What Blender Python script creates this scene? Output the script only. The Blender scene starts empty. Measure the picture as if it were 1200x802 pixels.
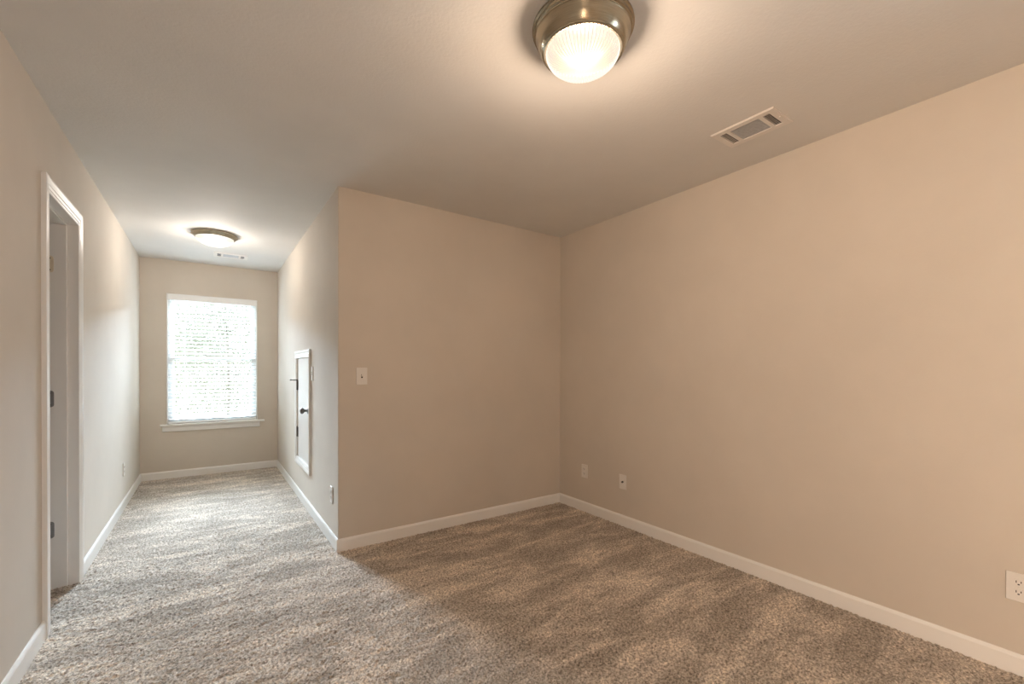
import bpy, bmesh, math, random
import numpy as np
from mathutils import Vector, Matrix
random.seed(7); rng = np.random.default_rng(7)
S = bpy.context.scene
COL = S.collection
PI = math.pi

# ------------------------------------------------------------ room dimensions (metres)
H = 2.44
XL, XC, XR = -0.6157, 0.7074, 2.661      # left wall, corridor's right wall, right wall
YB, YF, YN = 3.0465, 6.1754, -1.9        # back wall, far (window) wall, wall behind the camera
WT = 0.115                               # wall thickness
BB_T, BB_H = 0.012, 0.083                # baseboard

# ------------------------------------------------------------ camera
def make_camera():
    pitch, yaw, roll = -0.0049, 0.6081, 0.0021
    fwd = Vector((math.sin(yaw), math.cos(yaw), 0)); rt = Vector((math.cos(yaw), -math.sin(yaw), 0)); up = Vector((0, 0, 1))
    f2 = fwd*math.cos(pitch) + up*math.sin(pitch); u2 = up*math.cos(pitch) - fwd*math.sin(pitch)
    r3 = rt*math.cos(roll) + u2*math.sin(roll); u3 = u2*math.cos(roll) - rt*math.sin(roll)
    cd = bpy.data.cameras.new('camera'); co = bpy.data.objects.new('camera', cd); COL.objects.link(co)
    M = Matrix((r3, u3, -f2)).transposed().to_4x4(); M.translation = (0, 0, 1.2129)
    co.matrix_world = M
    cd.sensor_fit = 'HORIZONTAL'; cd.sensor_width = 36; cd.lens = 510.157/1200*36
    cd.shift_y = 35.956/1200; cd.clip_start = 0.02; cd.clip_end = 200
    S.camera = co
make_camera()

# ------------------------------------------------------------ world, sun, daylight, exposure
SKY_COL, SKY_STR = (0.90, 0.96, 1.0), 2.0
SUN_STR = 4.0
DAY_COL, DAY_POWER, HIGH_POWER = (0.67, 0.83, 1.0), 9000, 5400
LAMP1_W, LAMP2_W = 45, 23
REAR_FILL_POWER, SIDE_FILL_POWER = 92, 92
LAMP_COL = (1.0, 0.77, 0.58)
LAMP2_COL = (1.0, 0.92, 0.84)
S.view_settings.view_transform = 'Standard'; S.view_settings.look = 'None'
S.view_settings.exposure = 0.0; S.view_settings.gamma = 1.0; S.view_settings.use_curve_mapping = False
S.cycles.use_denoising = True
S.cycles.max_bounces = 12; S.cycles.diffuse_bounces = 8; S.cycles.transparent_max_bounces = 16
S.cycles.sample_clamp_indirect = 6.0
W = bpy.data.worlds.new('sky'); S.world = W; W.use_nodes = True
bg = W.node_tree.nodes['Background']; bg.inputs['Color'].default_value = (*SKY_COL, 1); bg.inputs['Strength'].default_value = SKY_STR

def light(name, kind, loc, energy, color, target=None, **kw):
    d = bpy.data.lights.new(name, kind); d.energy = energy; d.color = color
    for k, v in kw.items(): setattr(d, k, v)
    o = bpy.data.objects.new(name, d); COL.objects.link(o); o.location = loc
    if target is not None:
        o.rotation_euler = (Vector(target) - Vector(loc)).to_track_quat('-Z', 'Y').to_euler()
    return o
light('sun', 'SUN', (0, -8, 12), SUN_STR, (1.0, 0.97, 0.92), target=(0.6, 6, 0), angle=0.02)
# bright open sky above the trees beyond the window
light('sky_daylight', 'AREA', (0.1, YF+7.0, 4.35), DAY_POWER, DAY_COL, target=(0.05, YF, 1.3), shape='RECTANGLE', size=5.0, size_y=2.2)

light('high_sky_daylight', 'AREA', (0.1, YF+4.2, 4.9), HIGH_POWER, DAY_COL, target=(0.05, YF, 1.3), shape='RECTANGLE', size=4.0, size_y=1.6)
# added warm fill lamp, shining through a made-up left-wall doorway behind the viewer
light('side_fill', 'AREA', (XL-0.85, -1.30, 1.0), SIDE_FILL_POWER, LAMP_COL, target=(3, 1.2, 0.8), shape='RECTANGLE', size=0.8, size_y=1.8)
# added cool fill lamp outside a made-up right-wall window behind the viewer
light('rear_fill', 'AREA', (2.661+0.5, -1.05, 1.45), REAR_FILL_POWER, DAY_COL, target=(0, -1.05, 1.45), shape='RECTANGLE', size=1.0, size_y=1.4)
p = light('window_portal', 'AREA', (0.05, YF+0.13, 1.336), 1, (1, 1, 1), target=(0.05, YF-1, 1.336), shape='RECTANGLE', size=0.9, size_y=1.5)
p.data.cycles.is_portal = True

# ------------------------------------------------------------ materials
def mat(name):
    m = bpy.data.materials.new(name); m.use_nodes = True
    nt = m.node_tree; b = nt.nodes['Principled BSDF']
    return m, nt, b
def N(nt, t, **kw):
    n = nt.nodes.new(t)
    for k, v in kw.items():
        if hasattr(n, k): setattr(n, k, v)
        else: n.inputs[k].default_value = v
    return n
def coords(nt, kind='Object'):
    return nt.nodes.new('ShaderNodeTexCoord').outputs[kind]
def ramp(nt, fac, stops):
    r = nt.nodes.new('ShaderNodeValToRGB'); nt.links.new(fac, r.inputs[0])
    while len(r.color_ramp.elements) < len(stops): r.color_ramp.elements.new(0.5)
    for e, (p, c) in zip(r.color_ramp.elements, stops): e.position = p; e.color = (*c, 1)
    return r.outputs[0]
def paint(name, col, var=0.03, bump=0.10, scale=140, rough=0.75):
    m, nt, b = mat(name); co = coords(nt)
    n = N(nt, 'ShaderNodeTexNoise', Scale=1.7, Detail=5.0, Roughness=0.6); nt.links.new(co, n.inputs['Vector'])
    lo = tuple(c*(1-var) for c in col); hi = tuple(min(1, c*(1+var)) for c in col)
    nt.links.new(ramp(nt, n.outputs['Fac'], [(0.35, lo), (0.65, hi)]), b.inputs['Base Color'])
    k = N(nt, 'ShaderNodeTexNoise', Scale=scale, Detail=2.0); nt.links.new(co, k.inputs['Vector'])
    bp = N(nt, 'ShaderNodeBump', Strength=bump, Distance=0.004); nt.links.new(k.outputs['Fac'], bp.inputs['Height'])
    nt.links.new(bp.outputs[0], b.inputs['Normal']); b.inputs['Roughness'].default_value = rough
    b.inputs['Specular IOR Level'].default_value = 0.3
    return m
def plain(name, col, rough=0.4, metal=0.0, var=0.04, scale=30, spec=0.5):
    m, nt, b = mat(name); co = coords(nt)
    n = N(nt, 'ShaderNodeTexNoise', Scale=scale, Detail=3.0); nt.links.new(co, n.inputs['Vector'])
    lo = tuple(c*(1-var) for c in col); hi = tuple(min(1, c*(1+var)) for c in col)
    nt.links.new(ramp(nt, n.outputs['Fac'], [(0.3, lo), (0.7, hi)]), b.inputs['Base Color'])
    b.inputs['Roughness'].default_value = rough; b.inputs['Metallic'].default_value = metal
    b.inputs['Specular IOR Level'].default_value = spec
    return m

M_WALL = paint('wall_paint', (0.60, 0.535, 0.46))
M_CEIL = paint('ceiling_paint', (0.67, 0.645, 0.61), bump=0.22, scale=90)
M_TRIM = plain('trim_enamel', (0.80, 0.78, 0.75), 0.35, var=0.015, scale=4)
M_PLATE = plain('ivory_plastic', (0.74, 0.70, 0.65), 0.35, var=0.01)
M_SLOT = plain('slot_dark', (0.035, 0.028, 0.025), 0.8)
M_DARKMETAL = plain('aged_metal', (0.16, 0.15, 0.14), 0.4, 0.9, var=0.15)
M_HINGE = plain('satin_nickel_hinge', (0.30, 0.29, 0.28), 0.42, 0.85, var=0.1)
M_HINGE_LIT = plain('warm_lit_hinge', (0.72, 0.62, 0.48), 0.45, 0.2, var=0.06)  # top hinge: warm lamplight put into its colour
M_VENT = plain('vent_enamel', (0.72, 0.67, 0.62), 0.4, var=0.02)
M_DAMPER = plain('galvanised_steel', (0.44, 0.44, 0.45), 0.5, 0.4, var=0.08, scale=60)
M_SLAT = plain('blind_slat', (0.86, 0.86, 0.86), 0.45, var=0.01)
M_VINYL = plain('white_vinyl', (0.82, 0.83, 0.84), 0.35, var=0.01)
M_CORD = plain('blind_cord', (0.80, 0.80, 0.80), 0.8)
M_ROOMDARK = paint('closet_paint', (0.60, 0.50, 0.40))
M_GROUND = plain('dry_grass', (0.34, 0.36, 0.20), 0.9, var=0.3, scale=3)
M_BARK = plain('bark', (0.36, 0.34, 0.31), 0.9, var=0.3, scale=20)
M_LEAF = plain('pale_leaves', (0.50, 0.515, 0.47), 0.6, var=0.25, scale=2)

def carpet_mat():
    m, nt, b = mat('speckled_carpet'); co = coords(nt)
    L = nt.links
    sp = N(nt, 'ShaderNodeTexNoise', Scale=95.0, Detail=3.0, Roughness=0.7); L.new(co, sp.inputs['Vector'])
    c1 = ramp(nt, sp.outputs['Fac'], [(0.30, (0.12, 0.093, 0.070)), (0.42, (0.31, 0.260, 0.213)), (0.54, (0.55, 0.472, 0.392)), (0.70, (0.82, 0.72, 0.61))])
    # brushed nap: broad patches and vacuum strokes
    outs = []
    for rot, sc, off in ((0.55, (1.0, 3.4, 1), 0.0), (-1.25, (1.1, 2.8, 1), 7.3)):
        mp = nt.nodes.new('ShaderNodeMapping'); mp.inputs['Rotation'].default_value = (0, 0, rot); mp.inputs['Scale'].default_value = sc; mp.inputs['Location'].default_value = (off, off, 0)
        L.new(co, mp.inputs['Vector'])
        bn = N(nt, 'ShaderNodeTexNoise', Scale=1.9, Detail=4.0, Roughness=0.62, Distortion=0.5); L.new(mp.outputs[0], bn.inputs['Vector'])
        outs.append(bn.outputs['Fac'])
    av = nt.nodes.new('ShaderNodeMath'); av.operation = 'MAXIMUM'; L.new(outs[0], av.inputs[0]); L.new(outs[1], av.inputs[1])
    patch = ramp(nt, av.outputs[0], [(0.44, (0.76, 0.75, 0.735)), (0.53, (0.95, 0.945, 0.94)), (0.585, (1.16, 1.155, 1.15)), (0.66, (1.38, 1.37, 1.35))])
    mx = nt.nodes.new('ShaderNodeMix'); mx.data_type = 'RGBA'; mx.blend_type = 'MULTIPLY'; mx.inputs['Factor'].default_value = 1
    L.new(c1, mx.inputs['A']); L.new(patch, mx.inputs['B'])
    L.new(mx.outputs['Result'], b.inputs['Base Color'])
    k = N(nt, 'ShaderNodeTexNoise', Scale=260.0, Detail=2.0); L.new(co, k.inputs['Vector'])
    bp = N(nt, 'ShaderNodeBump', Strength=0.6, Distance=0.004); L.new(k.outputs['Fac'], bp.inputs['Height'])
    L.new(bp.outputs[0], b.inputs['Normal'])
    b.inputs['Roughness'].default_value = 0.95; b.inputs['Specular IOR Level'].default_value = 0.1
    b.inputs['Sheen Weight'].default_value = 0.15
    return m
M_CARPET = carpet_mat()

def nickel_mat():
    m, nt, b = mat('brushed_nickel'); co = coords(nt)
    mp = nt.nodes.new('ShaderNodeMapping'); mp.inputs['Scale'].default_value = (6, 6, 300); nt.links.new(co, mp.inputs['Vector'])
    n = N(nt, 'ShaderNodeTexNoise', Scale=3.0, Detail=3.0); nt.links.new(mp.outputs[0], n.inputs['Vector'])
    nt.links.new(ramp(nt, n.outputs['Fac'], [(0.3, (0.30, 0.255, 0.18)), (0.7, (0.40, 0.345, 0.26))]), b.inputs['Base Color'])
    b.inputs['Metallic'].default_value = 1; b.inputs['Roughness'].default_value = 0.22
    return m
M_NICKEL = nickel_mat()

def glass_pane():
    m, nt, b = mat('window_glass'); nt.nodes.remove(b)
    t = nt.nodes.new('ShaderNodeBsdfTransparent'); t.inputs[0].default_value = (0.97, 0.985, 0.98, 1)
    g = nt.nodes.new('ShaderNodeBsdfGlossy'); g.inputs['Roughness'].default_value = 0.02
    mx = nt.nodes.new('ShaderNodeMixShader'); mx.inputs[0].default_value = 0.05
    nt.links.new(t.outputs[0], mx.inputs[1]); nt.links.new(g.outputs[0], mx.inputs[2])
    nt.links.new(mx.outputs[0], nt.nodes['Material Output'].inputs[0])
    return m
M_GLASS = glass_pane()

def dome_glass(name, col, strength, ribs):
    # lit lamp glass: glows itself and lets the bulb behind it shine through
    m, nt, b = mat(name); L = nt.links; nt.nodes.remove(b)
    co = coords(nt); sx = nt.nodes.new('ShaderNodeSeparateXYZ'); L.new(co, sx.inputs[0])
    e = nt.nodes.new('ShaderNodeEmission'); e.inputs['Strength'].default_value = strength
    if ribs:
        at = nt.nodes.new('ShaderNodeMath'); at.operation = 'ARCTAN2'; L.new(sx.outputs[0], at.inputs[0]); L.new(sx.outputs[1], at.inputs[1])
        mu = nt.nodes.new('ShaderNodeMath'); mu.operation = 'MULTIPLY'; mu.inputs[1].default_value = ribs; L.new(at.outputs[0], mu.inputs[0])
        sn = nt.nodes.new('ShaderNodeMath'); sn.operation = 'SINE'; L.new(mu.outputs[0], sn.inputs[0])
        mr = N(nt, 'ShaderNodeMapRange'); mr.inputs['From Min'].default_value = -1; L.new(sn.outputs[0], mr.inputs['Value'])
        L.new(ramp(nt, mr.outputs[0], [(0.0, tuple(c*0.46 for c in col)), (0.5, col)]), e.inputs['Color'])
    else:
        n = N(nt, 'ShaderNodeTexNoise', Scale=14.0, Detail=3.0, Distortion=1.5); L.new(co, n.inputs['Vector'])
        L.new(ramp(nt, n.outputs['Fac'], [(0.35, tuple(c*0.9 for c in col)), (0.65, col)]), e.inputs['Color'])
    t = nt.nodes.new('ShaderNodeBsdfTransparent'); t.inputs[0].default_value = (1, 1, 1, 1)
    g = nt.nodes.new('ShaderNodeBsdfGlossy'); g.inputs['Roughness'].default_value = 0.12
    m1 = nt.nodes.new('ShaderNodeMixShader'); m1.inputs[0].default_value = 0.45
    if ribs:
        L.new(ramp(nt, mr.outputs[0], [(0.12, (1, 1, 1)), (0.45, (0.4, 0.4, 0.4))]), m1.inputs[0])
    L.new(t.outputs[0], m1.inputs[1]); L.new(e.outputs[0], m1.inputs[2])
    m2 = nt.nodes.new('ShaderNodeMixShader'); m2.inputs[0].default_value = 0.05
    L.new(m1.outputs[0], m2.inputs[1]); L.new(g.outputs[0], m2.inputs[2])
    L.new(m2.outputs[0], nt.nodes['Material Output'].inputs[0])
    return m
M_DOME_RIB = dome_glass('ribbed_lamp_glass', (1.0, 0.86, 0.74), 1.9, 60)
M_DOME_SMOOTH = dome_glass('alabaster_lamp_glass', (1.0, 0.93, 0.83), 2.1, 0)

# ------------------------------------------------------------ mesh helpers
def box(bm, x0, x1, y0, y1, z0, z1, bevel=0.0, seg=2, mi=0):
    vs = [bm.verts.new((x, y, z)) for x in (x0, x1) for y in (y0, y1) for z in (z0, z1)]
    idx = [(0,1,3,2),(4,6,7,5),(0,4,5,1),(2,3,7,6),(0,2,6,4),(1,5,7,3)]
    fs = [bm.faces.new([vs[i] for i in f]) for f in idx]
    for f in fs: f.material_index = mi
    if bevel > 0:
        es = list({e for f in fs for e in f.edges})
        bmesh.ops.bevel(bm, geom=es, offset=bevel, segments=seg, affect='EDGES', profile=0.5)
    return fs
def lathe(bm, prof, seg=64, mod=None, cap=True):
    rings = []
    for (r, z) in prof:
        ring = []
        if r < 1e-6: ring = [bm.verts.new((0, 0, z))]
        else:
            for i in range(seg):
                a = 2*PI*i/seg; rr = r*(1 + (mod(a, r, z) if mod else 0))
                ring.append(bm.verts.new((rr*math.sin(a), rr*math.cos(a), z)))
        rings.append(ring)
    for A, B in zip(rings, rings[1:]):
        for i in range(seg):
            j = (i+1) % seg
            if len(A) == 1 and len(B) == 1: continue
            if len(A) == 1: bm.faces.new((A[0], B[j], B[i]))
            elif len(B) == 1: bm.faces.new((A[i], A[j], B[0]))
            else: bm.faces.new((A[i], A[j], B[j], B[i]))
    return rings
def tube(bm, p0, p1, r, seg=12, r1=None):
    p0, p1 = Vector(p0), Vector(p1); r1 = r if r1 is None else r1
    q = (p1-p0).to_track_quat('Z', 'Y'); A, B = [], []
    for i in range(seg):
        a = 2*PI*i/seg; d = Vector((math.cos(a), math.sin(a), 0))
        A.append(bm.verts.new(p0 + q @ (d*r))); B.append(bm.verts.new(p1 + q @ (d*r1)))
    for i in range(seg):
        j = (i+1) % seg; bm.faces.new((A[i], A[j], B[j], B[i]))
    bm.faces.new(A[::-1]); bm.faces.new(B)
def sweep(bm, prof, frames):
    """prof: list of (a,b); frames: list of (origin, da, db) -> skin between successive frames, capped."""
    R = [[bm.verts.new(Vector(o) + Vector(da)*a + Vector(db)*b) for a, b in prof] for o, da, db in frames]
    n = len(prof)
    for A, B in zip(R, R[1:]):
        for i in range(n):
            j = (i+1) % n; bm.faces.new((A[i], A[j], B[j], B[i]))
    bm.faces.new(R[0][::-1]); bm.faces.new(R[-1])
def obj(name, bm, mats, parent=None, smooth=False, loc=None, auto=False):
    bmesh.ops.recalc_face_normals(bm, faces=bm.faces)
    me = bpy.data.meshes.new(name); bm.to_mesh(me); bm.free()
    for m in (mats if isinstance(mats, (list, tuple)) else [mats]): me.materials.append(m)
    if smooth:
        me.polygons.foreach_set('use_smooth', [True]*len(me.polygons))
        if auto:
            try: me.set_sharp_from_angle(angle=math.radians(35))
            except Exception: pass
    o = bpy.data.objects.new(name, me); COL.objects.link(o)
    if parent: o.parent = parent
    if loc: o.location = loc
    return o
def NB(): return bmesh.new()
def struct(name, bm, mats, parent=None, **kw):
    o = obj(name, bm, mats, parent, **kw)
    if parent is None: o['kind'] = 'structure'
    return o
def thing(name, label, cat, loc, rz=0, group=None, rx=0):
    o = bpy.data.objects.new(name, None); COL.objects.link(o); o.empty_display_size = 0.05
    o.location = loc; o.rotation_euler = (rx, 0, rz); o['label'] = label; o['category'] = cat
    if group: o['group'] = group
    return o
def dup(root, loc, rz, label, group=None):
    r = root.copy(); COL.objects.link(r); r.location = loc; r.rotation_euler = (0, 0, rz); r['label'] = label
    if group: r['group'] = group
    for ch in list(root.children):
        c = ch.copy(); COL.objects.link(c); c.parent = r
        for g in list(ch.children):
            d = g.copy(); COL.objects.link(d); d.parent = c
    return r

# ------------------------------------------------------------ shell
# door opening in the left wall, window opening in the far wall, hatch opening in the corridor wall
DY0, DY1, DZ = 2.875, 3.430, 2.030
WX0, WX1, WZ0, WZ1 = -0.387, 0.487, 0.605, 2.068
AY0, AY1, AZ0, AZ1 = 4.045, 4.655, 0.385, 1.325

b = NB()
SY0, SY1 = -1.60, -0.70  # unseen doorway, added to let the side fill lamp in
box(b, XL-WT, XL, SY1, DY0-0.02, 0, H); box(b, XL-WT, XL, YN, SY0, 0, H); box(b, XL-WT, XL, SY0, SY1, 2.05, H); box(b, XL-WT, XL, DY1+0.02, YF, 0, H); box(b, XL-WT, XL, DY0-0.02, DY1+0.02, DZ+0.02, H)
struct('wall_left', b, M_WALL)
b = NB()
box(b, XL-WT, WX0, YF, YF+WT, 0, H); box(b, WX1, XC+WT, YF, YF+WT, 0, H)
box(b, WX0, WX1, YF, YF+WT, 0, WZ0-0.02); box(b, WX0, WX1, YF, YF+WT, WZ1, H)
struct('wall_far', b, M_WALL)
b = NB()
def corner_wall(bm):
    # the partition that turns the outside corner: rounded bead on its vertical edge
    r = 0.006
    pts = [(XR, YB), (XR, YB+WT), (XC+WT, YB+WT), (XC+WT, AY0-0.012), (XC, AY0-0.012), (XC, YB+r)]
    for k in range(1, 5):
        a = k/5*PI/2; pts.append((XC + r - r*math.cos(a), YB + r - r*math.sin(a)))
    pts.append((XC+r, YB))
    lo = [bm.verts.new((x, y, 0)) for x, y in pts]; hi = [bm.verts.new((x, y, H)) for x, y in pts]
    n = len(pts)
    for i in range(n):
        j = (i+1) % n; bm.faces.new((lo[i], lo[j], hi[j], hi[i]))
    bm.faces.new(lo); bm.faces.new(hi)
corner_wall(b)
box(b, XC, XC+WT, AY1+0.012, YF, 0, H); box(b, XC, XC+WT, AY0-0.012, AY1+0.012, 0, AZ0-0.012); box(b, XC, XC+WT, AY0-0.012, AY1+0.012, AZ1+0.012, H)
struct('wall_partition', b, M_WALL)
RY0, RY1, RZ0, RZ1 = -1.50, -0.60, 0.80, 2.10  # unseen window opening, added to let the rear fill lamp in
b = NB(); box(b, XR, XR+WT, RY1, YB+WT, 0, H); box(b, XR, XR+WT, YN, RY0, 0, H); box(b, XR, XR+WT, RY0, RY1, 0, RZ0); box(b, XR, XR+WT, RY0, RY1, RZ1, H); struct('wall_right', b, M_WALL)
b = NB(); box(b, XL-WT, XR+WT, YN-WT, YN, 0, H); struct('wall_near', b, M_WALL)
b = NB(); box(b, XL-WT-1.2, XR+WT, YN-WT, YF+WT, H, H+0.12); struct('ceiling', b, M_CEIL)
# closet beyond the door opening
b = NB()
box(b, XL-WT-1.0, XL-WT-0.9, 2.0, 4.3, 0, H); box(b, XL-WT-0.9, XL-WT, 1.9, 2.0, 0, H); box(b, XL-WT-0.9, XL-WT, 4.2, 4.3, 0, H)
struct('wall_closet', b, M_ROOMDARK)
b = NB()
box(b, XL-WT-1.2, XL-WT-1.1, YN-WT, 0.3, 0, H); box(b, XL-WT-1.1, XL-WT, 0.2, 0.3, 0, H); box(b, XL-WT-1.1, XL-WT, YN-WT, YN, 0, H)
struct('wall_fill_room', b, M_ROOMDARK)  # unseen room shell, added around the side fill lamp

def carpet():
    s = 0.0075
    x0, x1, y0, y1 = XL-WT-0.95, XR+0.02, 0.2, YF+0.02
    nx = int((x1-x0)/s)+1; ny = int((y1-y0)/s)+1
    xs = np.linspace(x0, x1, nx); ys = np.linspace(y0, y1, ny)
    X, Y = np.meshgrid(xs, ys)
    X = X + rng.uniform(-0.3, 0.3, X.shape)*s; Y = Y + rng.uniform(-0.3, 0.3, Y.shape)*s
    Z = rng.uniform(-0.006, 0.004, X.shape)
    cx = (X[:-1,:-1]+X[1:,1:])/2; cy = (Y[:-1,:-1]+Y[1:,1:])/2
    keep = ((cx > XL-0.02) & (cy < YB+0.03)) | ((cx > XL-0.02) & (cx < XC+0.02)) | ((cx < XL) & (cy > 2.3) & (cy < 3.6))
    I = np.arange(nx*ny).reshape(ny, nx)
    Q = np.stack([I[:-1,:-1], I[:-1,1:], I[1:,1:], I[1:,:-1]], -1)[keep]
    used = np.unique(Q); remap = np.full(nx*ny, -1); remap[used] = np.arange(len(used))
    V = np.stack([X, Y, Z], -1).reshape(-1, 3)[used]; Q = remap[Q]
    # plain continuation behind the camera and under everything
    base = len(V)
    V = np.vstack([V, [[XL-1.3, YN-0.02, 0], [XR+0.02, YN-0.02, 0], [XR+0.02, 0.21, 0], [XL-1.3, 0.21, 0]]])
    Q = np.vstack([Q, [[base, base+1, base+2, base+3]]])
    me = bpy.data.meshes.new('floor')
    me.vertices.add(len(V)); me.vertices.foreach_set('co', V.astype(np.float32).ravel())
    me.loops.add(len(Q)*4); me.loops.foreach_set('vertex_index', Q.astype(np.int32).ravel())
    me.polygons.add(len(Q)); me.polygons.foreach_set('loop_start', np.arange(0, len(Q)*4, 4, dtype=np.int32))
    me.update(calc_edges=True); me.materials.append(M_CARPET)
    o = bpy.data.objects.new('floor', me); COL.objects.link(o); o['kind'] = 'structure'
carpet()
b = NB(); box(b, XL-WT-1.2, XR+WT, YN-WT, YF+WT, -0.2, -0.012); struct('trim_subfloor', b, M_ROOMDARK)

# baseboards: profile swept along each wall
BBP = [(0, 0), (BB_T, 0), (BB_T, BB_H-0.014), (BB_T*0.75, BB_H-0.006), (BB_T*0.35, BB_H), (0, BB_H)]
def baseboard(name, p0, p1, nrm, m0=0, m1=0):
    """m0/m1: +1 mitre for inside corner (shorter in front), -1 for outside corner"""
    p0, p1, nrm = Vector(p0), Vector(p1), Vector(nrm); d = (p1-p0).normalized()
    b = NB()
    R = []
    for o, m in ((p0, m0), (p1, -m1)):
        R.append([b.verts.new(o + nrm*a + d*(a*m) + Vector((0, 0, z-0.006))) for a, z in [(a, z + (0.006 if z > 0 else 0)) for a, z in BBP]])
    n = len(BBP)
    for i in range(n):
        j = (i+1) % n; b.faces.new((R[0][i], R[0][j], R[1][j], R[1][i]))
    b.faces.new(R[0][::-1]); b.faces.new(R[1])
    return struct(name, b, M_TRIM)
baseboard('baseboard_left', (XL, SY1, 0), (XL, 2.806, 0), (1, 0, 0), 0, 0)
baseboard('baseboard_corridor_left', (XL, 3.506, 0), (XL, YF, 0), (1, 0, 0), 0, 1)
baseboard('baseboard_far', (XL, YF, 0), (XC, YF, 0), (0, -1, 0), 1, 1)
baseboard('baseboard_corridor_right', (XC, YF, 0), (XC, YB, 0), (-1, 0, 0), 1, -1)
baseboard('baseboard_back', (XC, YB, 0), (XR, YB, 0), (0, -1, 0), -1, 1)
baseboard('baseboard_right', (XR, YB, 0), (XR, YN, 0), (-1, 0, 0), 1, 1)
baseboard('baseboard_near', (XR, YN, 0), (XL, YN, 0), (0, 1, 0), 1, 1)

# ------------------------------------------------------------ door_1: cased doorway in the left wall
def casing_profile(w, t):
    # across the width (0 = inner edge) and out from the wall: fluted colonial casing
    return [(0, 0), (0, t*0.55), (0.004, t*0.68), (0.010, t*0.70), (0.014, t*0.58), (0.018, t*0.72), (0.028, t*0.78),
            (0.032, t*0.68), (0.036, t*0.82), (w*0.72, t*0.92), (w*0.80, t*0.98), (w*0.92, t), (w, t*0.92), (w, 0)]
def casing_run(path, nrm, w, t, closed=False):
    """path: list of (inner corner point, outward diagonal) pairs in order"""
    b = NB(); prof = casing_profile(w, t); nrm = Vector(nrm)
    frames = [(p, d, nrm) for p, d in path]
    if not closed: sweep(b, prof, frames); return b
    R = [[b.verts.new(Vector(o) + Vector(da)*a + Vector(db)*c) for a, c in prof] for o, da, db in frames]
    n = len(prof); k = len(R)
    for q in range(k):
        A, B = R[q], R[(q+1) % k]
        for i in range(n):
            j = (i+1) % n; b.faces.new((A[i], A[j], B[j], B[i]))
    return b
CW, CT = 0.072, 0.018
cb = casing_run([((XL, DY0, -0.004), (0, -1, 0)), ((XL, DY0, DZ), (0, -1, 1)), ((XL, DY1, DZ), (0, 1, 1)), ((XL, DY1, -0.004), (0, 1, 0))], (1, 0, 0), CW, CT)
door1 = struct('door_1', cb, M_TRIM); door1['label'] = 'white cased doorway without its door leaf in the left wall'
b = NB()
box(b, XL-WT, XL, DY1, DY1+0.02, -0.004, DZ); box(b, XL-WT, XL, DY0-0.02, DY0, -0.004, DZ); box(b, XL-WT, XL, DY0-0.02, DY1+0.02, DZ, DZ+0.02)
struct('jamb', b, M_TRIM, door1)
b = NB(); s0, s1 = XL-WT, XL-0.036
box(b, s0, s1, DY1-0.011, DY1, -0.004, DZ-0.011, 0.002); box(b, s0, s1, DY0, DY0+0.011, -0.004, DZ-0.011, 0.002); box(b, s0, s1, DY0, DY1, DZ-0.011, DZ, 0.002)
struct('door_stop', b, M_TRIM, door1)
def hinge_leaf(z0, m):
    b = NB(); x0, x1 = XL-WT-0.004, XL-0.087; r = 0.014; y = DY1-0.011
    pts = [(x0, z0)]
    for k in range(7): a = -PI/2 + k/6*PI/2; pts.append((x1-r+r*math.cos(a), z0+r+r*math.sin(a)))
    for k in range(7): a = k/6*PI/2; pts.append((x1-r+r*math.cos(a), z0+0.092-r+r*math.sin(a)))
    pts.append((x0, z0+0.092))
    A = [b.verts.new((x, y+0.001, z)) for x, z in pts]; B = [b.verts.new((x, y-0.0025, z)) for x, z in pts]
    n = len(pts)
    for i in range(n): j = (i+1) % n; b.faces.new((A[i], A[j], B[j], B[i]))
    b.faces.new(A); b.faces.new(B)
    tube(b, (x0-0.004, y-0.004, z0), (x0-0.004, y-0.004, z0+0.092), 0.006)
    o = struct('hinge', b, m, door1)
    s = NB()
    for zz, xx in ((0.014, 0.014), (0.046, 0.020), (0.078, 0.014)):
        tube(s, (x1-xx, y-0.0018, z0+zz), (x1-xx, y-0.0036, z0+zz), 0.0036)
    struct('screw', s, M_DARKMETAL, o)
hinge_leaf(0.281, M_HINGE); hinge_leaf(1.005, M_HINGE); hinge_leaf(1.748, M_HINGE_LIT)

# ------------------------------------------------------------ window_1 with its stool and apron
FY = YF + 0.065
b = NB(); ft = 0.028
for (x0, x1, z0, z1) in ((WX0, WX0+ft, WZ0, WZ1), (WX1-ft, WX1, WZ0, WZ1), (WX0+ft, WX1-ft, WZ1-ft, WZ1), (WX0+ft, WX1-ft, WZ0, WZ0+ft)):
    box(b, x0, x1, FY, YF+WT, z0, z1, 0.002)
win = struct('window_1', b, M_VINYL); win['label'] = 'white double hung window at the end of the corridor'
def sash(x0, x1, z0, z1, y0, y1, rail, name):
    b = NB(); w = 0.035
    for (a0, a1, c0, c1) in ((x0, x0+w, z0, z1), (x1-w, x1, z0, z1), (x0+w, x1-w, z0, z0+rail), (x0+w, x1-w, z1-rail, z1)):
        box(b, a0, a1, y0, y1, c0, c1, 0.003)
    s = struct(name, b, M_VINYL, win)
    g = NB(); ym = (y0+y1)/2; box(g, x0+w-0.004, x1-w+0.004, ym-0.002, ym+0.002, z0+rail-0.004, z1-rail+0.004)
    struct('pane', g, M_GLASS, s)
sash(WX0+ft, WX1-ft, WZ0+ft, 1.365, FY+0.004, FY+0.024, 0.04, 'lower_sash')
sash(WX0+ft, WX1-ft, 1.325, WZ1-ft, FY+0.027, FY+0.046, 0.04, 'upper_sash')
b = NB()   # white return lining
for (x0, x1, z0, z1) in ((WX0-0.002, WX0+0.008, WZ0, WZ1), (WX1-0.008, WX1+0.002, WZ0, WZ1), (WX0, WX1, WZ1-0.008, WZ1+0.002)):
    box(b, x0, x1, YF, FY, z0, z1)
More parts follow.
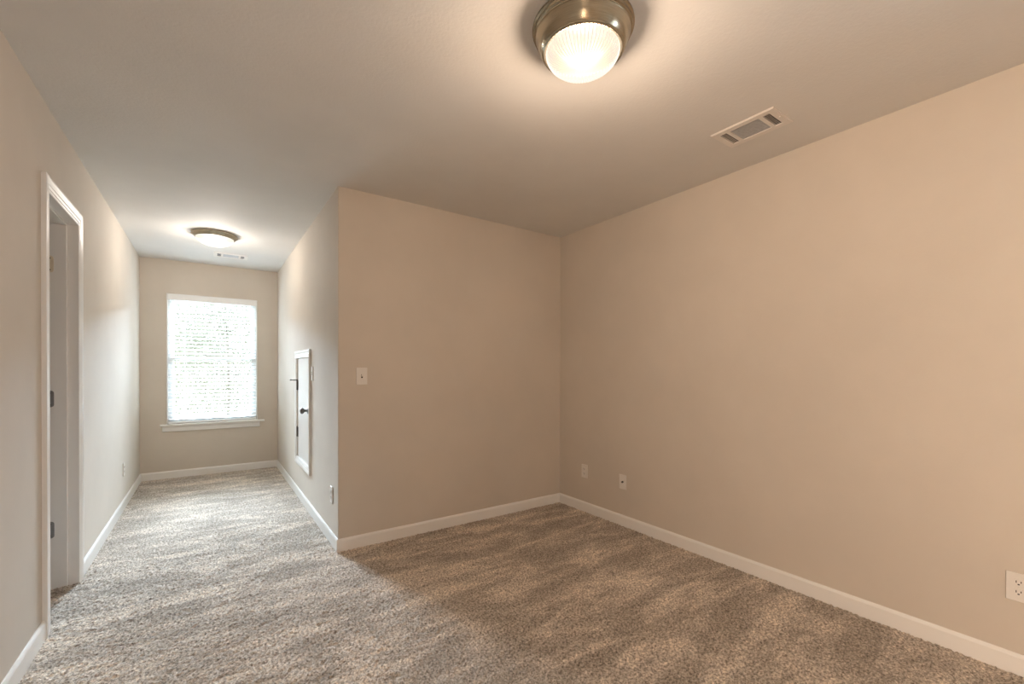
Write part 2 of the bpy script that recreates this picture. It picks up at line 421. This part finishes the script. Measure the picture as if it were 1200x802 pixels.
struct('jamb_lining', b, M_TRIM, win)
b = NB(); box(b, WX0-0.058, WX1+0.075, YF-0.036, YF, WZ0-0.022, WZ0, 0.006, 3); box(b, WX0+0.001, WX1-0.001, YF-0.002, FY+0.005, WZ0-0.02, WZ0)
struct('stool', b, M_TRIM, win)
b = NB(); ap = [(0, 0), (0.008, 0), (0.012, 0.006), (0.012, 0.045), (0.016, 0.055), (0.016, 0.062), (0, 0.062)]
sweep(b, ap, [((WX0-0.038, YF, WZ0-0.084), (0, -1, 0), (0, 0, 1)), ((WX1+0.025, YF, WZ0-0.084), (0, -1, 0), (0, 0, 1))])
struct('apron', b, M_TRIM, win)

b = NB()
for (y0, y1, z0, z1) in ((RY0, RY0+0.05, RZ0, RZ1), (RY1-0.05, RY1, RZ0, RZ1), (RY0+0.05, RY1-0.05, RZ0, RZ0+0.05), (RY0+0.05, RY1-0.05, RZ1-0.05, RZ1), (RY0+0.05, RY1-0.05, 1.43, 1.47)):
    box(b, XR+0.04, XR+0.10, y0, y1, z0, z1, 0.002)
w2 = struct('window_added', b, M_VINYL); w2['label'] = 'added white framed window for fill light in the right wall behind the viewer'  # made-up window, added to carry the rear fill light
b = NB(); box(b, XR+0.068, XR+0.072, RY0+0.045, RY1-0.045, RZ0+0.045, RZ1-0.045); struct('pane', b, M_GLASS, w2)

# blind
BY = YF + 0.031
bl = thing('window_blind', 'white two inch slat blind lowered over the corridor window', 'blind', ((WX0+WX1)/2, BY, WZ0))
hw = (WX1-WX0)/2 - 0.010; HB = WZ1 - WZ0
b = NB(); box(b, -hw, hw, -0.026, 0.030, HB-0.058, HB-0.010, 0.003)
obj('headrail', b, M_SLAT, bl)
b = NB(); box(b, -hw-0.004, hw+0.004, -0.040, -0.027, HB-0.072, HB-0.004, 0.004, 3); obj('valance', b, M_SLAT, bl)
b = NB(); tilt = math.radians(-9); pitch = 0.0435; z = 0.052; zs = []
while z < HB-0.075: zs.append(z); z += pitch
for z in zs:
    pr = []
    for k in range(7):
        u = -0.025 + 0.05*k/6; pr.append((u, 0.0016*(1-(u/0.025)**2)))
    loop = [(u, v+0.0013) for u, v in pr] + [(u, v-0.0013) for u, v in reversed(pr)]
    c, s_ = math.cos(tilt), math.sin(tilt)
    # the edge towards the room hangs lower
    loop = [(u*c - v*(-s_)*0 - v*s_*0, -u*s_ + v*c) for u, v in loop]
    loop = [(u, v) for u, v in loop]
    sweep(b, loop, [((-hw+0.003, 0, z), (0, 1, 0), (0, 0, 1)), ((hw-0.003, 0, z), (0, 1, 0), (0, 0, 1))])
obj('slats', b, M_SLAT, bl)
b = NB(); box(b, -hw+0.003, hw-0.003, -0.024, 0.024, 0.004, 0.024, 0.004); obj('bottom_rail', b, M_SLAT, bl)
b = NB()
for x in (-0.28, 0.0, 0.28):
    for y in (-0.0265, 0.0265): tube(b, (x, y, 0.02), (x, y, HB-0.055), 0.0011, 6)
    tube(b, (x+0.012, 0, 0.02), (x+0.012, 0, HB-0.055), 0.0009, 6)
obj('ladder_cords', b, M_CORD, bl)

# ------------------------------------------------------------ attic access door in the corridor wall
ad = thing('access_door', 'small white waist-high access door with dark knob in the corridor wall', 'access door', (XC, (AY0+AY1)/2, AZ0))
ya, yb, zh = (AY0-AY1)/2, (AY1-AY0)/2, AZ1-AZ0
cb = casing_run([((-0.0006, ya, 0), (0, -1, -1)), ((-0.0006, ya, zh), (0, -1, 1)), ((-0.0006, yb, zh), (0, 1, 1)), ((-0.0006, yb, 0), (0, 1, -1))], (-1, 0, 0), 0.064, 0.018, True)
obj('casing', cb, M_TRIM, ad)
b = NB()
box(b, 0, 0.09, ya-0.010, ya, -0.010, zh+0.010); box(b, 0, 0.09, yb, yb+0.010, -0.010, zh+0.010)
box(b, 0, 0.09, ya, yb, -0.010, 0); box(b, 0, 0.09, ya, yb, zh, zh+0.010)
obj('jamb', b, M_TRIM, ad)
b = NB(); box(b, 0.0, 0.034, ya+0.003, yb-0.004, 0.003, zh-0.004, 0.0015); pan = obj('door_panel', b, M_TRIM, ad)
for zc in (0.68, 0.23):
    b = NB(); tube(b, (-0.006, yb-0.001, zc-0.045+zc*0), (-0.006, yb-0.001, zc+0.045), 0.0065)
    box(b, -0.0015, 0.001, yb-0.032, yb, zc-0.045, zc+0.045, 0.0005)
    tube(b, (-0.006, yb-0.001, zc+0.045), (-0.006, yb-0.001, zc+0.055), 0.0045, r1=0.006)
    h = obj('hinge', b, M_DARKMETAL, ad)
    if zc > 0.5:
        b = NB(); tube(b, (-0.006, yb, zc+0.052), (-0.050, yb+0.05, zc+0.052), 0.004); tube(b, (-0.006, yb, zc+0.052), (-0.048, yb-0.055, zc+0.052), 0.004)
        tube(b, (-0.050, yb+0.05, zc+0.052), (-0.056, yb+0.058, zc+0.052), 0.007); tube(b, (-0.006, yb, zc+0.046), (-0.006, yb, zc+0.058), 0.008)
        obj('hinge_pin_stop', b, M_DARKMETAL, h)
b = NB()
lathe(b, [(0, 0.0), (0.030, 0.0), (0.030, 0.004), (0.024, 0.008), (0.012, 0.010), (0.010, 0.030), (0.018, 0.036), (0.026, 0.045), (0.027, 0.054), (0.022, 0.062), (0.010, 0.066), (0, 0.0665)], 32)
bmesh.ops.transform(b, matrix=Matrix.Rotation(-PI/2, 4, 'Y'), verts=b.verts)
k = obj('knob', b, M_DARKMETAL, ad, smooth=True, loc=(0, ya+0.062, 0.477))

# ------------------------------------------------------------ ceiling lights
def ceiling_light(label, loc, prof, dome_prof, dome_mat, ribs, watts, bulb_z, col):
    t = thing('ceiling_light', label, 'ceiling light', loc)
    b = NB(); lathe(b, prof, 96); obj('canopy_ring', b, M_NICKEL, t, smooth=True, auto=True)
    b = NB()
    lathe(b, dome_prof, ribs*6 if ribs else 96, (lambda a, r, z: 0.012*math.sin(ribs*a)) if ribs else None)
    obj('glass_dome', b, dome_mat, t, smooth=True)
    l = light('bulb', 'POINT', (0, 0, 0), watts, col, shadow_soft_size=0.09); l.parent = t; l.location = (0, 0, bulb_z)
    return t
RIBBED = ([(0.0, 0.0), (0.176, 0.0), (0.180, -0.004), (0.180, -0.010), (0.174, -0.013), (0.173, -0.016), (0.175, -0.019), (0.174, -0.023), (0.168, -0.026), (0.167, -0.029), (0.168, -0.032), (0.165, -0.037), (0.161, -0.054), (0.153, -0.071), (0.147, -0.081), (0.144, -0.084), (0.144, -0.088), (0.139, -0.092), (0.134, -0.090), (0.130, -0.086), (0.124, -0.02), (0, -0.018)],
    [(0.129, -0.082), (0.130, -0.091), (0.128, -0.100), (0.121, -0.113), (0.107, -0.126), (0.086, -0.136), (0.061, -0.142), (0.03, -0.146), (0.0, -0.147)], M_DOME_RIB, 60)
ceiling_light('brushed nickel ceiling light with ribbed glass dome above the main room', (1.10, 1.142, H), *RIBBED, LAMP1_W, -0.128, LAMP_COL)
ceiling_light('nickel ceiling light with smooth white glass bowl in the corridor before the window', (0.046, 4.775, H),
    [(0.0, 0.0), (0.172, 0.0), (0.178, -0.006), (0.178, -0.014), (0.172, -0.020), (0.166, -0.024), (0.160, -0.032), (0.152, -0.038), (0.146, -0.040), (0.144, -0.036), (0.14, -0.015), (0, -0.012)],
    [(0.145, -0.034), (0.145, -0.040), (0.140, -0.054), (0.128, -0.070), (0.108, -0.086), (0.080, -0.098), (0.048, -0.105), (0.02, -0.108), (0.0, -0.108)], M_DOME_SMOOTH, 0, LAMP2_W, -0.095, LAMP2_COL)

# ------------------------------------------------------------ ceiling vents
def vent():
    # local: long axis = x, 0.305 x 0.20, hangs just under the ceiling (z down)
    t = thing('ceiling_vent', 'white ceiling register with three louvre fields beside the ribbed ceiling light', 'vent', (2.250, 1.124, H), PI/2)
    a, c = 0.151, 0.099; t_ = -0.006
    b = NB()
    # plate as a grid with three openings, thick, sloping to the ceiling at its rim
    xs = [-a, -0.122, -0.088, -0.070, 0.070, 0.088, 0.122, a]; ys = [-c, -0.068, 0.068, c]
    holes = {(1, 1), (3, 1), (5, 1)}
    for i in range(7):
        for j in range(3):
            if (i, j) in holes: continue
            box(b, xs[i], xs[i+1], ys[j], ys[j+1], t_, 0)
    for (x0, x1, y0, y1) in ((-a-0.004, a+0.004, -c-0.004, -c), (-a-0.004, a+0.004, c, c+0.004), (-a-0.004, -a, -c, c), (a, a+0.004, -c, c)):
        box(b, x0, x1, y0, y1, -0.003, 0)
    bmesh.ops.remove_doubles(b, verts=b.verts, dist=1e-5)
    obj('faceplate', b, M_VENT, t)
    b = NB()
    for (x0, x1) in ((-0.122, -0.088), (-0.070, 0.070), (0.088, 0.122)): box(b, x0, x1, -0.068, 0.068, -0.0008, 0.0)
    obj('duct', b, M_SLOT, t)
    for sgn in (-1, 1):
        b = NB()
        for q in range(4):
            x = sgn*(0.0925 + q*0.0085)
            d = 0.0006*sgn; fz = -0.0012 if sgn > 0 else -0.0024
            sweep(b, [(-0.0008, 0), (0.0008, 0), (0.0008+d, fz), (-0.0008+d, fz)], [((x, -0.068, -0.0006), (1, 0, 0), (0, 0, 1)), ((x, 0.068, -0.0006), (1, 0, 0), (0, 0, 1))])
        obj('end_louvres', b, M_VENT if sgn < 0 else M_VENT, t)
    b = NB(); box(b, -0.0695, 0.0695, -0.0675, 0.0675, -0.0024, -0.0012)
    for q in range(9):
        y = -0.056 + q*0.014
        box(b, -0.068, 0.068, y-0.0008, y+0.0008, -0.0034, -0.0024)
    obj('centre_louvres', b, M_DAMPER, t)
    for sx in (-0.137, 0.137):
        b = NB(); lathe(b, [(0, -0.0085), (0.003, -0.008), (0.004, -0.006)], 16); obj('screw', b, M_VENT, t, loc=(sx, 0.0, 0))
    return t
v1 = vent()
v2 = dup(v1, (0.195, 5.578, H), 0, 'small white ceiling register between the corridor light and the window wall')

# ------------------------------------------------------------ wall plates
def rounded_plate(w=0.070, h=0.114, t=0.006):
    b = NB(); box(b, -w/2, w/2, -t, 0, -h/2, h/2, 0.0025, 3); return b
def screws(t, zs):
    for z in zs:
        b = NB(); lathe(b, [(0, 0.0072), (0.002, 0.007), (0.003, 0.006)], 12)
        bmesh.ops.transform(b, matrix=Matrix.Rotation(PI/2, 4, 'X'), verts=b.verts)
        obj('screw', b, M_PLATE, t, loc=(0, 0, z))
def light_switch(label, loc, rz, group=None):
    t = thing('light_switch', label, 'light switch', loc, rz, group)
    obj('wall_plate', rounded_plate(0.074, 0.116), M_PLATE, t)
    b = NB(); box(b, -0.0055, 0.0055, -0.0064, -0.0055, -0.0125, 0.0125); obj('toggle_slot', b, M_SLOT, t)
    b = NB()
    sweep(b, [(-0.0045, -0.0055), (0.0045, -0.0055), (0.0045, 0.0055), (-0.0045, 0.0055)], [((0, -0.005, 0.001), (1, 0, 0), (0, 0, 1)), ((0, -0.017, 0.0095), (0.8, 0, 0), (0, 0, 0.65))])
    obj('toggle', b, M_PLATE, t); screws(t, (-0.030, 0.030))
    return t
def outlet(label, loc, rz, group=None):
    t = thing('wall_outlet', label, 'outlet', loc, rz, group)
    obj('wall_plate', rounded_plate(), M_PLATE, t); screws(t, (0,))
    for z in (-0.0195, 0.0195):
        b = NB(); pts = []
        for k in range(24):
            a = 2*PI*k/24; pts.append((0.0172*math.cos(a), max(-0.0125, min(0.0125, 0.0172*math.sin(a)))))
        A = [b.verts.new((x, -0.005, zz)) for x, zz in pts]; B = [b.verts.new((x, -0.0078, zz)) for x, zz in pts]
        for i in range(24): j = (i+1) % 24; b.faces.new((A[i], A[j], B[j], B[i]))
        b.faces.new(A); b.faces.new(B)
        r = obj('receptacle', b, M_PLATE, t, loc=(0, 0, z))
        b = NB()
        box(b, -0.0078, -0.0052, -0.0084, -0.007, -0.0015, 0.0075); box(b, 0.0052, 0.0078, -0.0084, -0.007, -0.0005, 0.0070)
        box(b, -0.0028, 0.0028, -0.0084, -0.007, -0.0095, -0.0045, 0.0006)
        obj('slots', b, M_SLOT, r)
    return t
light_switch('white toggle light switch on the tan wall right of the corridor corner', (0.8615, YB, 1.172), 0)
light_switch('white light switch seen edge-on beside the small access door', (XC, 3.928, 1.185), -PI/2)
o0 = outlet('white outlet low on the right wall, nearest the far inner corner', (XR, 2.720, 0.347), -PI/2)
dup(o0, (XR, 0.2665, 0.349), -PI/2, 'white duplex outlet low on the right wall, cut by the right edge of the photo')
dup(o0, (XC, 3.225, 0.340), -PI/2, 'white outlet low on the corridor wall just behind the outside corner')
dup(o0, (XL, 5.062, 0.342), PI/2, 'white outlet seen edge-on low on the left corridor wall')
cx = thing('cable_jack', 'white cable jack plate low on the right wall with one dark centre socket', 'cable jack', (XR, 2.296, 0.343), -PI/2)
obj('wall_plate', rounded_plate(), M_PLATE, cx); screws(cx, (-0.042, 0.042))
b = NB(); lathe(b, [(0, 0.020), (0.0022, 0.020), (0.0045, 0.0195), (0.0048, 0.010), (0.0075, 0.0095), (0.0080, 0.005)], 20)
bmesh.ops.transform(b, matrix=Matrix.Rotation(PI/2, 4, 'X'), verts=b.verts); obj('socket', b, M_DARKMETAL, cx)

# ------------------------------------------------------------ outside: ground and trees beyond the window
b = NB(); box(b, -25, 25, YF+1.5, 45, -3.4, -3.0); struct('ground', b, M_GROUND)
def tree(x, y, h, r, nleaf, label, seed):
    R = np.random.default_rng(seed)
    t = thing('tree', label, 'tree', (x, y, -3.0), 0, 'trees beyond the window')
    b = NB(); p = Vector((0, 0, 0)); rad = 0.07
    for k in range(6):
        q = p + Vector((R.uniform(-.12, .12), R.uniform(-.12, .12), h*0.8/6)); tube(b, p, q, rad, 10, rad*0.85); p = q; rad *= 0.85
        if k >= 2:
            for _ in range(3):
                a = R.uniform(0, 2*PI); tip = q + Vector((math.cos(a)*r*0.8, math.sin(a)*r*0.8, R.uniform(.3, 1.1)))
                tube(b, q, tip, rad*0.4, 6, 0.008)
    obj('trunk', b, M_BARK, t, smooth=True)
    cl = R.normal(size=(26, 3)); cl /= np.linalg.norm(cl, axis=1)[:, None]
    cl = cl*R.uniform(0.35, 1, (26, 1))*[r, r, h*0.38] + [0, 0, h*0.60]
    C = cl[R.integers(0, 26, nleaf)] + R.normal(size=(nleaf, 3))*r*0.26
    A = R.normal(size=(nleaf, 3)); A /= np.linalg.norm(A, axis=1)[:, None]
    B = np.cross(A, R.normal(size=(nleaf, 3))); B /= np.linalg.norm(B, axis=1)[:, None]
    s = R.uniform(0.035, 0.07, (nleaf, 1))
    V = np.stack([C - A*s, C + B*s*0.5, C + A*s, C - B*s*0.5], 1).reshape(-1, 3)
    me = bpy.data.meshes.new('foliage'); Q = np.arange(nleaf*4).reshape(-1, 4)
    me.from_pydata(V.tolist(), [], Q.tolist()); me.materials.append(M_LEAF)
    f = bpy.data.objects.new('foliage', me); COL.objects.link(f); f.parent = t
tree(-2.6, 14.0, 7.0, 1.5, 9000, 'leafy tree left of centre beyond the window blind', 1)
tree(0.6, 20.5, 8.5, 2.2, 14000, 'leafy tree straight beyond the window blind', 2)
tree(3.6, 15.0, 6.5, 1.5, 9000, 'leafy tree at the right beyond the window blind', 3)
tree(-2.4, 29.0, 8.5, 2.6, 14000, 'farthest leafy tree beyond the window blind', 4)
